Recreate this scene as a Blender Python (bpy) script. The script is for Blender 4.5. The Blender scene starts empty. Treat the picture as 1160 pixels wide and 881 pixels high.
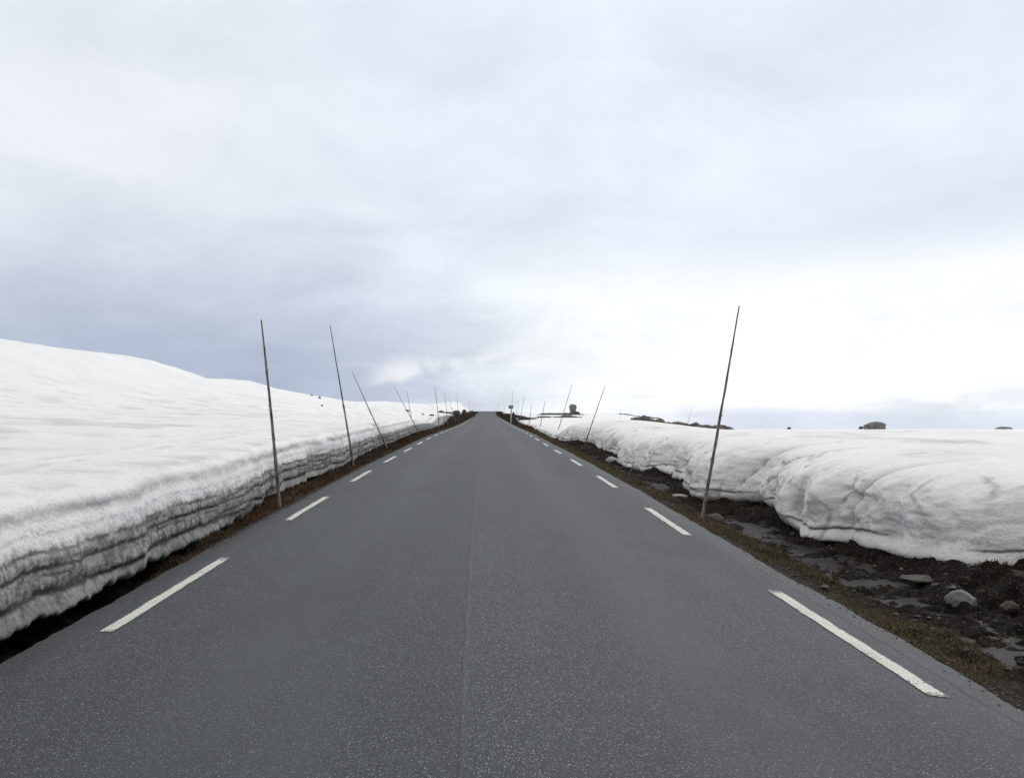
import bpy, math, random
import numpy as np
from mathutils import Vector, Matrix

# ------------------------------------------------------------------ camera, sky, sun, exposure
S = bpy.context.scene
COL = S.collection
S.render.engine = 'CYCLES'
S.render.resolution_x, S.render.resolution_y = 1024, 777
S.view_settings.view_transform = 'Standard'
S.view_settings.look = 'None'
S.view_settings.gamma = 1.0
S.view_settings.use_curve_mapping = False
S.view_settings.exposure = 0.0

FPX, CX, HZ, EYE = 1042.0, 580.0, 484.0, 1.6      # focal length (photo pixels), centre, level line, eye height
cam_d = bpy.data.cameras.new('camera')
cam = bpy.data.objects.new('camera', cam_d); COL.objects.link(cam)
cam.location = (0, 0, EYE); cam.rotation_euler = (math.radians(90), 0, 0)
cam_d.sensor_width = 36.0
cam_d.lens = FPX / 1160 * 36.0
cam_d.shift_y = (HZ - 440.5) / 1160
cam_d.clip_start, cam_d.clip_end = 0.05, 20000
S.camera = cam

SUN_EL, SUN_AZ = math.radians(42), math.radians(35)
sun_d = bpy.data.lights.new('sun', 'SUN')
sun_d.energy, sun_d.angle, sun_d.color = 1.0, math.radians(35), (1.0, 0.97, 0.925)
sun = bpy.data.objects.new('sun', sun_d); COL.objects.link(sun)
sv = Vector((math.sin(SUN_AZ)*math.cos(SUN_EL), math.cos(SUN_AZ)*math.cos(SUN_EL), math.sin(SUN_EL)))
sun.rotation_euler = sv.to_track_quat('Z', 'Y').to_euler()
sun.location = (30, 40, 60)


class NT:
    """small helper for building node trees"""
    def __init__(self, tree): self.t = tree; self.n = tree.nodes; self.l = tree.links
    def new(self, typ, **kw):
        nd = self.n.new(typ)
        for k, v in kw.items(): setattr(nd, k, v)
        return nd
    def put(self, sock, v):
        if isinstance(v, bpy.types.NodeSocket): self.l.new(v, sock)
        elif v is not None: sock.default_value = v
    def math(self, op, a, b=None, c=None, clamp=False):
        nd = self.new('ShaderNodeMath', operation=op, use_clamp=clamp)
        self.put(nd.inputs[0], a); self.put(nd.inputs[1], b); self.put(nd.inputs[2], c)
        return nd.outputs[0]
    def add(self, a, b): return self.math('ADD', a, b)
    def sub(self, a, b): return self.math('SUBTRACT', a, b)
    def mul(self, a, b): return self.math('MULTIPLY', a, b)
    def step(self, v, lo, hi, to0=0.0, to1=1.0):
        nd = self.new('ShaderNodeMapRange', interpolation_type='SMOOTHSTEP')
        self.put(nd.inputs['Value'], v)
        nd.inputs['From Min'].default_value = lo; nd.inputs['From Max'].default_value = hi
        nd.inputs['To Min'].default_value = to0; nd.inputs['To Max'].default_value = to1
        return nd.outputs[0]
    def xyz(self, x, y, z):
        nd = self.new('ShaderNodeCombineXYZ')
        self.put(nd.inputs[0], x); self.put(nd.inputs[1], y); self.put(nd.inputs[2], z)
        return nd.outputs[0]
    def sep(self, v):
        nd = self.new('ShaderNodeSeparateXYZ'); self.put(nd.inputs[0], v); return nd.outputs
    def noise(self, vec, scale, detail=4.0, rough=0.55, dist=0.0, color=False):
        nd = self.new('ShaderNodeTexNoise'); self.put(nd.inputs['Vector'], vec)
        nd.inputs['Scale'].default_value = scale; nd.inputs['Detail'].default_value = detail
        nd.inputs['Roughness'].default_value = rough; nd.inputs['Distortion'].default_value = dist
        return nd.outputs['Color' if color else 'Fac']
    def voro(self, vec, scale, out='Distance', feature='F1', rnd=1.0):
        nd = self.new('ShaderNodeTexVoronoi', feature=feature); self.put(nd.inputs['Vector'], vec)
        nd.inputs['Scale'].default_value = scale; nd.inputs['Randomness'].default_value = rnd
        return nd.outputs[out]
    def mix(self, f, a, b):
        nd = self.new('ShaderNodeMix', data_type='RGBA'); self.put(nd.inputs[0], f)
        for s, v in ((nd.inputs[6], a), (nd.inputs[7], b)):
            if isinstance(v, tuple): v = (*v[:3], 1.0)
            self.put(s, v)
        return nd.outputs[2]
    def mapping(self, vec, scale=(1, 1, 1), loc=(0, 0, 0)):
        nd = self.new('ShaderNodeMapping'); self.put(nd.inputs[0], vec)
        nd.inputs['Scale'].default_value = scale; nd.inputs['Location'].default_value = loc
        return nd.outputs[0]
    def bump(self, h, strength, dist, normal=None):
        nd = self.new('ShaderNodeBump'); self.put(nd.inputs['Height'], h)
        nd.inputs['Strength'].default_value = strength; nd.inputs['Distance'].default_value = dist
        if normal is not None: self.put(nd.inputs['Normal'], normal)
        return nd.outputs[0]


def build_world():
    w = bpy.data.worlds.new('World'); S.world = w; w.use_nodes = True
    t = NT(w.node_tree); t.n.clear()
    out = t.new('ShaderNodeOutputWorld'); bg = t.new('ShaderNodeBackground')
    bg.inputs['Strength'].default_value = 0.1
    sky = t.new('ShaderNodeTexSky', sky_type='NISHITA', sun_disc=False)
    sky.sun_elevation, sky.sun_rotation = SUN_EL, SUN_AZ
    tc = t.new('ShaderNodeTexCoord')
    x, y, z = t.sep(tc.outputs['Generated'])[:3]
    # cloud sheet seen in perspective: direction divided by its height above a lowered horizon
    zz = t.add(t.math('MAXIMUM', z, -0.03), 0.27)
    p = t.xyz(t.math('DIVIDE', x, zz), t.math('DIVIDE', y, zz), 0.0)
    n1 = t.noise(t.mapping(p, (0.95, 0.80, 1), (3.1, 1.7, 0)), 1.0, 5, 0.55, 0.3)
    n2 = t.noise(t.mapping(p, (2.1, 2.3, 1), (7.3, 4.1, 0)), 1.0, 6, 0.6, 0.5)
    n3 = t.noise(t.mapping(tc.outputs['Generated'], (9, 9, 12), (1.3, 0, 2.2)), 1.0, 6, 0.6, 0.4)
    w1 = t.sub(n1, 0.5); w2 = t.sub(n2, 0.5); w3 = t.sub(n3, 0.5)
    a = t.add(x, t.mul(w2, 0.20))
    e = t.add(z, t.add(t.mul(w1, 0.10), t.add(t.mul(w2, 0.06), t.mul(w3, 0.035))))
    n4 = t.noise(t.mapping(tc.outputs['Generated'], (4, 4, 60), (0.3, 5, 1.2)), 1.0, 5, 0.6, 0.3)
    w4 = t.sub(n4, 0.5)
    # base sheet, paler and darker masses
    base = t.mix(t.step(t.add(t.mul(n1, 0.6), t.mul(n2, 0.4)), 0.36, 0.64), (7.6, 8.25, 9.25), (8.55, 9.25, 10.1))
    base = t.mix(t.mul(t.step(a, 0.05, -0.40), 0.7), base, (8.0, 8.35, 9.05))
    # the sheet is more neutral overhead and behind
    base = t.mix(t.math('MAXIMUM', t.step(z, 0.42, 0.70), t.step(y, 0.35, -0.25)), base, (8.3, 8.15, 7.9))
    # blue-grey deck low on the left
    dl = t.mul(t.step(a, 0.12, -0.28), t.step(e, 0.235, 0.02))
    base = t.mix(t.mul(dl, 0.97), base, (4.25, 4.9, 6.45))
    # grey mass mid right
    gr = t.mul(t.step(a, 0.05, 0.40), t.mul(t.step(e, 0.13, 0.20), t.step(e, 0.36, 0.22)))
    base = t.mix(t.mul(gr, 0.55), base, (7.15, 7.65, 8.75))
    # bright opening low on the right
    br = t.mul(t.step(a, -0.12, 0.18), t.mul(t.step(e, -0.01, 0.04), t.step(e, 0.21, 0.13)))
    br = t.mul(br, t.step(t.add(t.mul(w4, 0.6), t.mul(w3, 0.6)), -0.16, 0.04, 0.72, 1.0))
    base = t.mix(br, base, (10.2, 10.4, 10.5))
    # blue distance and thin streaks under the bright part
    lo = t.mul(t.step(t.add(z, t.add(t.mul(w3, 0.03), t.mul(w4, 0.06))), 0.036, 0.0), t.step(x, 0.0, 0.24))
    base = t.mix(t.mul(lo, 0.72), base, (6.7, 7.4, 8.9))
    st_ = t.add(1.0, t.add(t.mul(w2, 0.18), t.add(t.mul(w3, 0.14), t.mul(w1, 0.12))))
    vm = t.new('ShaderNodeVectorMath', operation='SCALE'); t.put(vm.inputs[0], base); t.put(vm.inputs['Scale'], st_)
    base = vm.outputs[0]
    # sunlit cloud edge just left of the road's end
    ce = t.add(z, t.add(t.mul(x, -0.16), t.mul(w3, 0.05)))
    ed = t.mul(t.mul(t.step(ce, 0.066, 0.078), t.step(ce, 0.105, 0.083)), t.mul(t.step(x, -0.17, -0.12), t.step(x, 0.10, 0.0)))
    base = t.mix(t.mul(ed, t.step(w3, -0.10, 0.08, 0.15, 0.75)), base, (9.4, 9.5, 9.8))
    # pale patch high on the left
    px_ = t.math('POWER', t.mul(t.add(t.add(x, 0.40), t.mul(w3, 0.25)), 7.0), 2.0)
    pz_ = t.math('POWER', t.mul(t.add(t.sub(z, 0.285), t.mul(w3, 0.15)), 15.0), 2.0)
    pp = t.step(t.add(px_, pz_), 1.0, 0.0)
    base = t.mix(t.mul(pp, 0.55), base, (9.2, 9.35, 9.7))
    fac = t.step(n2, 0.25, 0.55, 0.93, 0.98)
    colr = t.mix(fac, sky.outputs[0], base)
    t.l.new(colr, bg.inputs['Color']); t.l.new(bg.outputs[0], out.inputs['Surface'])
build_world()

# ------------------------------------------------------------------ helpers
def tag(o, label=None, cat=None, group=None, kind=None):
    if label: o['label'] = label
    if cat: o['category'] = cat
    if group: o['group'] = group
    if kind: o['kind'] = kind
    return o

def hash3(ix, iy, iz, seed):
    h = (ix.astype(np.int64)*374761393 + iy.astype(np.int64)*668265263 + iz.astype(np.int64)*2147483647 + seed*1274126177) & 0xffffffff
    h = ((h ^ (h >> 13))*1274126177) & 0xffffffff
    h = h ^ (h >> 16)
    return (h & 0xffffff)/float(0xffffff)*2 - 1

def vnoise(x, y, z=0.0, seed=0):
    x, y, z = np.broadcast_arrays(np.asarray(x, float), np.asarray(y, float), np.asarray(z, float))
    ix, iy, iz = np.floor(x), np.floor(y), np.floor(z)
    fx, fy, fz = x-ix, y-iy, z-iz
    ux, uy, uz = [f*f*f*(f*(f*6-15)+10) for f in (fx, fy, fz)]
    r = 0
    for a in (0, 1):
        for b in (0, 1):
            for c in (0, 1):
                wgt = (ux if a else 1-ux)*(uy if b else 1-uy)*(uz if c else 1-uz)
                r = r + wgt*hash3(ix+a, iy+b, iz+c, seed)
    return r

def fbm(x, y, z=0.0, seed=0, oct=4, gain=0.5):
    r, amp, f = 0, 1.0, 1.0
    for k in range(oct):
        r = r + amp*vnoise(x*f, y*f, np.asarray(z)*f, seed+k*17)
        amp *= gain; f *= 2.03
    return r

def sstep(a, b, x):
    t = np.clip((np.asarray(x, float)-a)/(b-a), 0, 1)
    return t*t*(3-2*t)

def pchip(xk, yk):
    xk = np.array(xk, float); yk = np.array(yk, float)
    h = np.diff(xk); d = np.diff(yk)/h; m = np.zeros_like(yk)
    m[0], m[-1] = d[0], d[-1]
    for i in range(1, len(xk)-1):
        if d[i-1]*d[i] > 0:
            w1, w2 = 2*h[i]+h[i-1], h[i]+2*h[i-1]
            m[i] = (w1+w2)/(w1/d[i-1]+w2/d[i])
    def f(x):
        x = np.clip(np.asarray(x, float), xk[0], xk[-1])
        i = np.clip(np.searchsorted(xk, x)-1, 0, len(xk)-2)
        t = (x-xk[i])/h[i]
        return ((1+2*t)*(1-t)**2*yk[i] + t*(1-t)**2*h[i]*m[i] + t*t*(3-2*t)*yk[i+1] + t*t*(t-1)*h[i]*m[i+1])
    return f

def mesh_obj(name, V, F, mat, parent=None, smooth=True, uv=None, attrs=None):
    me = bpy.data.meshes.new(name)
    V = np.asarray(V, float)
    me.from_pydata(V.tolist(), [], F.tolist() if isinstance(F, np.ndarray) else F)
    me.update()
    if uv is not None:
        lay = me.uv_layers.new(name='UVMap')
        li = np.zeros(len(me.loops), dtype=np.int32); me.loops.foreach_get('vertex_index', li)
        lay.data.foreach_set('uv', np.asarray(uv, np.float32)[li].ravel())
    for k, v in (attrs or {}).items():
        at = me.attributes.new(k, 'FLOAT', 'POINT'); at.data.foreach_set('value', np.asarray(v, np.float32))
    me.polygons.foreach_set('use_smooth', [smooth]*len(me.polygons))
    if mat: me.materials.append(mat)
    o = bpy.data.objects.new(name, me); COL.objects.link(o)
    if parent: o.parent = parent
    return o

def grid_faces(nr, nc, flip=False):
    i, j = np.meshgrid(np.arange(nr-1), np.arange(nc-1), indexing='ij')
    a = (i*nc+j).ravel(); b = a+1; c = a+nc+1; d = a+nc
    return np.stack([a, d, c, b] if flip else [a, b, c, d], 1)

def new_mat(name):
    m = bpy.data.materials.new(name); m.use_nodes = True
    t = NT(m.node_tree); b = t.n['Principled BSDF']
    return m, t, b

# ------------------------------------------------------------------ the lie of the land
_dpx = pchip([-60, 0, 12, 20, 27, 33, 45, 56, 80, 104, 180, 236, 290, 340, 375, 420, 600], [0, 0, 0, 0.6, 1.8, 3.2, 4.6, 6.2, 9, 10, 10.2, 10.2, 8.6, 7.2, 7.2, 12, 50])
def road_z(d): d = np.asarray(d, float); return d*(30-_dpx(d))/FPX
_cpx = pchip([0, 4, 9, 15, 27, 45, 56, 104, 236, 360, 600], [529, 533, 537, 541.5, 544.5, 546.3, 548, 550.3, 550.5, 551.8, 553])
def road_x(d):
    d = np.asarray(d, float)
    return np.where(d > 4, (_cpx(d)-CX)*d/FPX, -0.18 - 0.025*(d-4)*0.9)
HALF = 2.93

_wl = pchip([-40, 7, 10, 13, 16, 20, 24, 29, 34, 40, 50, 57, 65, 80, 100, 140, 200, 600], [.28, .30, .33, .42, .72, .70, .68, .85, 1.0, 1.0, 1.2, 1.45, 1.5, 1.4, 1.6, 2.4, 3, 3])
_wr_k = [-40, 5, 9.2, 10.0, 10.6, 11.4, 12.2, 12.6, 13.5, 14.7, 16.3, 16.9, 17.6, 18.6, 20.2, 21.8, 23.7, 25.4, 27, 29, 31.5, 33, 35, 38, 42, 46, 50, 57, 70, 85, 100, 130, 180, 250, 600]
_wr_v = [4.0, 3.7, 3.4, 2.35, 2.05, 1.92, 1.75, 1.5, 1.7, 1.95, 2.1, 1.8, 1.4, 1.27, 1.55, 1.75, 1.8, 1.5, 1.35, 1.4, 1.75, 1.9, 1.8, 1.9, 2.15, 1.6, 1.1, 0.9, 0.9, 1.2, 1.2, 1.5, 2.3, 2.4, 3]
_wr = pchip(_wr_k, _wr_v)
def wall_off(side, d):
    w = _wl(d) if side < 0 else _wr(d)
    d = np.asarray(d, float)
    am = np.clip(d/12, 0, 1)
    return w + am*(0.06*vnoise(d*1.7, 0, 0, 5+side) + 0.03*vnoise(d*4.3, 0, 3, 9+side))*np.clip(1.2-d/80, 0.2, 1)

_vl = pchip([0, .05, .25, .6, 1.0, 2, 6], [-.045, -.05, -.10, -.14, -.14, -.10, -.1])
_vr = pchip([0, .05, .3, .6, .95, 1.25, 1.7, 2.3, 3.2, 6], [-.045, -.05, -.09, -.2, -.36, -.36, -.27, -.2, -.16, -.15])
def verge_rel(side, o, d, rough=True):
    o, d = np.broadcast_arrays(np.asarray(o, float), np.asarray(d, float))
    base = _vl(o) if side < 0 else _vr(o)
    far = sstep(40, 75, d)
    flat = -.045 - .05*sstep(0, .3, o)
    base = base*(1-far) + flat*far
    if side > 0:
        berm = sstep(118, 150, d)*sstep(300, 200, d)
        base = base + berm*(0.75*sstep(.4, 1.6, o)*(1-.6*sstep(2, 5, o)))
    else:
        berm = sstep(85, 130, d)*sstep(330, 240, d)
        base = base + berm*0.55*sstep(.3, 2.2, o)
    if rough:
        k = sstep(0.0, .35, o)
        s = 1+np.clip(d/60, 0, 3)
        base = base + k*(0.05*fbm(o*3.1, d*3.1/s, 0, 21+side, 5, .6) + 0.035*np.abs(vnoise(o*7, d*7/s, 0, 33+side)) + .02*vnoise(o*15, d*15/s, 0, 35) + .03*vnoise(o*1.1, d*.9, 0, 41))
        if side < 0:
            base = base - .20*sstep(11.5, 8.5, d)*sstep(.02, .16, o)
        if side > 0:
            k2 = sstep(1.25, 1.8, o)
            base = base + k2*(0.07*fbm(o*2.3, d*2.3/s, 2, 61, 5, .6)+0.05*np.clip(vnoise(o*1.3, d*1.0, 7, 66), 0, 1))
    return base
def verge_z(side, o, d, rough=True): return road_z(d) + verge_rel(side, o, d, rough)

# left hillside
_ridge_k = [-200, 0, 59, 65, 73, 81, 88, 96, 107, 114, 123, 150, 182, 228, 266, 290, 320, 350, 380, 410, 600]
_ridge_z = [7.0, 7.2, 7.3, 7.37, 7.55, 7.74, 7.5, 6.9, 7.25, 7.4, 7.05, 6.9, 6.9, 8.0, 8.4, 9.2, 10.4, 11.0, 10.0, 9.0, -4]
_ridge = pchip(_ridge_k, _ridge_z)
_ridge_x = pchip([-200, 190, 240, 290, 350, 400, 600], [33, 33, 29.5, 23.5, 20, 17, 15])
_q = pchip([0, .1, .24, .5, .7, .83, .93, 1.0, 1.08, 1.3, 2, 4, 20], [0, .012, .035, .2, .45, .68, .9, 1.0, .98, .75, .2, -.6, -2.5])
_h1 = pchip([0, .65, 1.8, 4.5, 7, 600], [.74, .82, .9, .95, .98, 1.0])
def field_left(o, d):
    """o: metres out from the foot of the snow wall"""
    o, d = np.broadcast_arrays(np.asarray(o, float), np.asarray(d, float))
    fade = 1 - 0.78*sstep(56, 92, d)
    near = road_z(d) + _h1(o)*(1-(1-fade)*sstep(14, 2, o)) + sstep(85, 130, d)*.35
    ed = road_x(d) - HALF - wall_off(-1, d)
    orr = np.maximum(_ridge_x(d) + ed, 4.0)
    u = o/orr
    R = _ridge(d)
    q = _q(u)
    z = near*(1-q) + R*q
    z = np.where(u > 1, R - (1-q)*4.0, z)
    k = sstep(.6, 3.0, o); kk = sstep(3, 12, o)
    z = z + k*0.035*fbm(o*.9, d*.7, 0, 101, 3) + kk*(0.10*fbm(o*.16, d*.12, 0, 111, 3))*(1-.6*sstep(.8, 1, u)) \
        + k*np.clip(1.4-d/45, 0, 1)*0.014*np.abs(fbm(o*2.6, d*2.2, 0, 121, 4))
    # shallow fold above the near wall, and a scooped hollow further along the bank
    z = z - 0.26*np.exp(-((d-16.4+0.3*(o-3.6))/1.5)**2 - ((o-3.9)/1.3)**2) + .09*np.exp(-((d-14.2+.3*(o-3))/1.3)**2 - ((o-3.2)/1.6)**2)
    return z

def field_right(o, d):
    o, d = np.broadcast_arrays(np.asarray(o, float), np.asarray(d, float))
    X = road_x(d) + HALF + wall_off(1, d) + o
    k = sstep(-1.0, 1.8, o-(d-46.5)*.36)
    H = .15 + k*.70
    far = sstep(105, 180, d)
    H = H*(1-far) + (0.12+.36*sstep(0, 6, o))*far - 1.1*sstep(240, 360, d)*sstep(3, 14, o)
    P = 1.43 - .012*np.clip(d-90, 0, 1e9) - .010*np.clip(X-60, 0, 1e9)
    t1 = sstep(3, 30, o)
    t2 = sstep(.10, .25, X/np.maximum(d, 1))
    f = sstep(13, 30, d)
    t = t1*(1-f)+t2*f
    z = (road_z(d)+H)*(1-t) + P*t
    kk = sstep(.5, 3, o)
    near = np.clip(1.3-d/60, 0, 1)
    z = z + kk*(.035*fbm(o*.35, d*.3, 0, 201, 3)*near + 0.025*fbm(o*1.0, d*.8, 0, 211, 3)*near + .016*np.abs(fbm(o*2.8, d*2.2, 0, 221, 3))*near)
    return z

def ground_z(X, d):
    """height of whatever lies at (X, d)"""
    X = float(X); d = float(d)
    c = float(road_x(d))
    side = -1 if X < c else 1
    o = abs(X-c)-HALF
    if o < 0: return float(road_z(d))
    w = float(wall_off(side, d))
    if o < w: return float(verge_z(side, o, d, False))
    oo = max(o-w, .35)
    return float(field_left(oo, d) if side < 0 else field_right(oo, d))

def stations(a, b, ratio_near, d_mid, ratio_far, lin=0.3):
    s = list(np.arange(a, 4.0, lin)); d = 4.0
    while d < d_mid: s.append(d); d *= ratio_near
    while d < b: s.append(d); d *= ratio_far
    s.append(b)
    return np.array(s)

# ------------------------------------------------------------------ materials of the ground
def mat_asphalt():
    m, t, b = new_mat('asphalt')
    uvn = t.new('ShaderNodeUVMap'); uv = uvn.outputs[0]
    u, v, _ = t.sep(uv)[:3]
    g = t.xyz(u, v, 0.0)
    big = t.noise(t.mapping(g, (1.1, .16, 1)), 1.0, 4, .6)
    mid = t.noise(g, 2.3, 5, .65)
    fine = t.noise(g, 60, 3, .7)
    cell = t.voro(g, 135, 'Color'); cr = t.sep(cell)
    dist = t.voro(g, 135, 'Distance')
    stone = t.mul(t.step(cr[0], .52, .95), t.step(dist, .62, .25))
    colr = t.mix(t.step(t.add(t.mul(big, .6), t.mul(mid, .4)), .32, .68), (.021, .0265, .037), (.037, .045, .060))
    colr = t.mix(t.mul(t.step(fine, .35, .7), .5), colr, (.014, .0175, .024))
    # wheel tracks polished smoother, crown strip right of the seam coarser
    tr = t.math('ABSOLUTE', t.sub(t.math('ABSOLUTE', u), 1.35))
    track = t.step(t.add(tr, t.mul(t.sub(mid, .5), .4)), .55, .1)
    crown = t.mul(t.step(u, -.08, .06), t.step(u, .95, .25))
    amt = t.add(t.sub(.80, t.mul(track, .25)), t.mul(crown, .25))
    sc = t.mix(t.math('POWER', cr[1], 2.0), (.12, .135, .16), (.52, .55, .60))
    colr = t.mix(t.mul(stone, amt), colr, sc)
    # paving seam along the middle
    su = t.add(t.add(u, .05), t.mul(t.sub(t.noise(t.xyz(0.0, v, 0.0), .7, 4, .6), .5), .05))
    seam = t.step(t.math('ABSOLUTE', su), .014, .004)
    seam = t.mul(seam, t.step(t.noise(t.xyz(0.0, v, 2.0), 1.6, 4, .7), .40, .62, .08, .6))
    colr = t.mix(seam, colr, (.018, .019, .022))
    pale = t.mul(t.mul(t.step(su, .055, .012), t.step(su, .004, .012)), t.step(t.noise(t.xyz(0.0, v, 7.0), 1.1, 5, .7), .36, .60, .15, 1.0))
    colr = t.mix(t.mul(pale, t.add(.10, t.mul(stone, .55))), colr, (.22, .24, .27))
    # crack running near the right edge, and a few dark spots
    cu = t.add(t.sub(u, 2.74), t.add(t.mul(t.sub(t.noise(t.xyz(0.0, v, 5.0), .9, 5, .65), .5), .16), 0.0))
    crack = t.mul(t.step(t.math('ABSOLUTE', cu), .017, .006), t.mul(t.step(v, 4.0, 4.6), t.step(v, 9.6, 8.4)))
    colr = t.mix(t.mul(crack, .85), colr, (.008, .008, .010))
    sp = t.voro(t.mapping(g, (1, .8, 1)), .7, 'Distance')
    spot = t.step(t.add(sp, t.mul(t.sub(t.noise(g, 25, 3), .5), .06)), .05, .02)
    colr = t.mix(t.mul(spot, .6), colr, (.015, .016, .019))
    # patched and worn areas with uneven outlines, dried tyre smears
    wear_ = t.noise(t.mapping(g, (.9, .10, 1), (3, 1, 0)), 1.0, 6, .7)
    colr = t.mix(t.mul(t.step(wear_, .50, .66), .40), colr, (.054, .062, .077))
    colr = t.mix(t.mul(t.step(t.noise(t.mapping(g, (.6, .35, 1), (8, 4, 0)), 1.0, 5, .65), .54, .68), .38), colr, (.022, .024, .028))
    # dusty, finer material towards the edges
    edge = t.step(t.add(t.math('ABSOLUTE', u), t.mul(t.sub(mid, .5), .35)), 2.62, 2.95)
    colr = t.mix(t.mul(edge, .45), colr, (.075, .072, .070))
    t.put(b.inputs['Base Color'], colr)
    t.put(b.inputs['Roughness'], t.add(t.sub(.60, t.mul(track, .06)), t.mul(fine, .2)))
    b.inputs['Specular IOR Level'].default_value = .45
    h = t.add(t.mul(t.step(dist, .7, .1), .6), t.mul(fine, .4))
    h = t.sub(h, t.mul(t.add(seam, crack), 1.4))
    t.put(b.inputs['Normal'], t.bump(h, .55, .006))
    return m

def mat_paint():
    m, t, b = new_mat('road_paint')
    tc = t.new('ShaderNodeTexCoord'); g = tc.outputs['Object']
    uvn = t.new('ShaderNodeUVMap'); u, v, _ = t.sep(uvn.outputs[0])[:3]     # u across (-1..1), v along (0..1)
    n = t.noise(g, 5, 6, .7); f = t.noise(g, 55, 4, .7); w = t.voro(g, 105, 'Distance')
    colr = t.mix(t.step(n, .3, .7), (.52, .52, .48), (.70, .70, .66))
    colr = t.mix(t.mul(t.step(t.noise(t.mapping(g, (14, 1.2, 1)), 1.0, 4, .6), .5, .68), .35), colr, (.30, .30, .29))
    edge = t.math('MAXIMUM', t.step(t.math('ABSOLUTE', u), .70, 1.05), t.math('MAXIMUM', t.step(v, .035, .0), t.step(v, .93, 1.0)))
    lose = t.add(t.add(t.mul(n, .5), t.mul(f, .5)), t.mul(edge, .12))
    wear = t.step(lose, .555, .62)
    colr = t.mix(t.mul(wear, .92), colr, (.06, .064, .07))
    colr = t.mix(t.mul(t.step(w, .5, .75), .25), colr, (.2, .2, .2))
    t.put(b.inputs['Base Color'], colr)
    b.inputs['Roughness'].default_value = .65
    t.put(b.inputs['Normal'], t.bump(t.sub(t.mul(w, -.6), wear), .5, .005))
    return m

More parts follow.
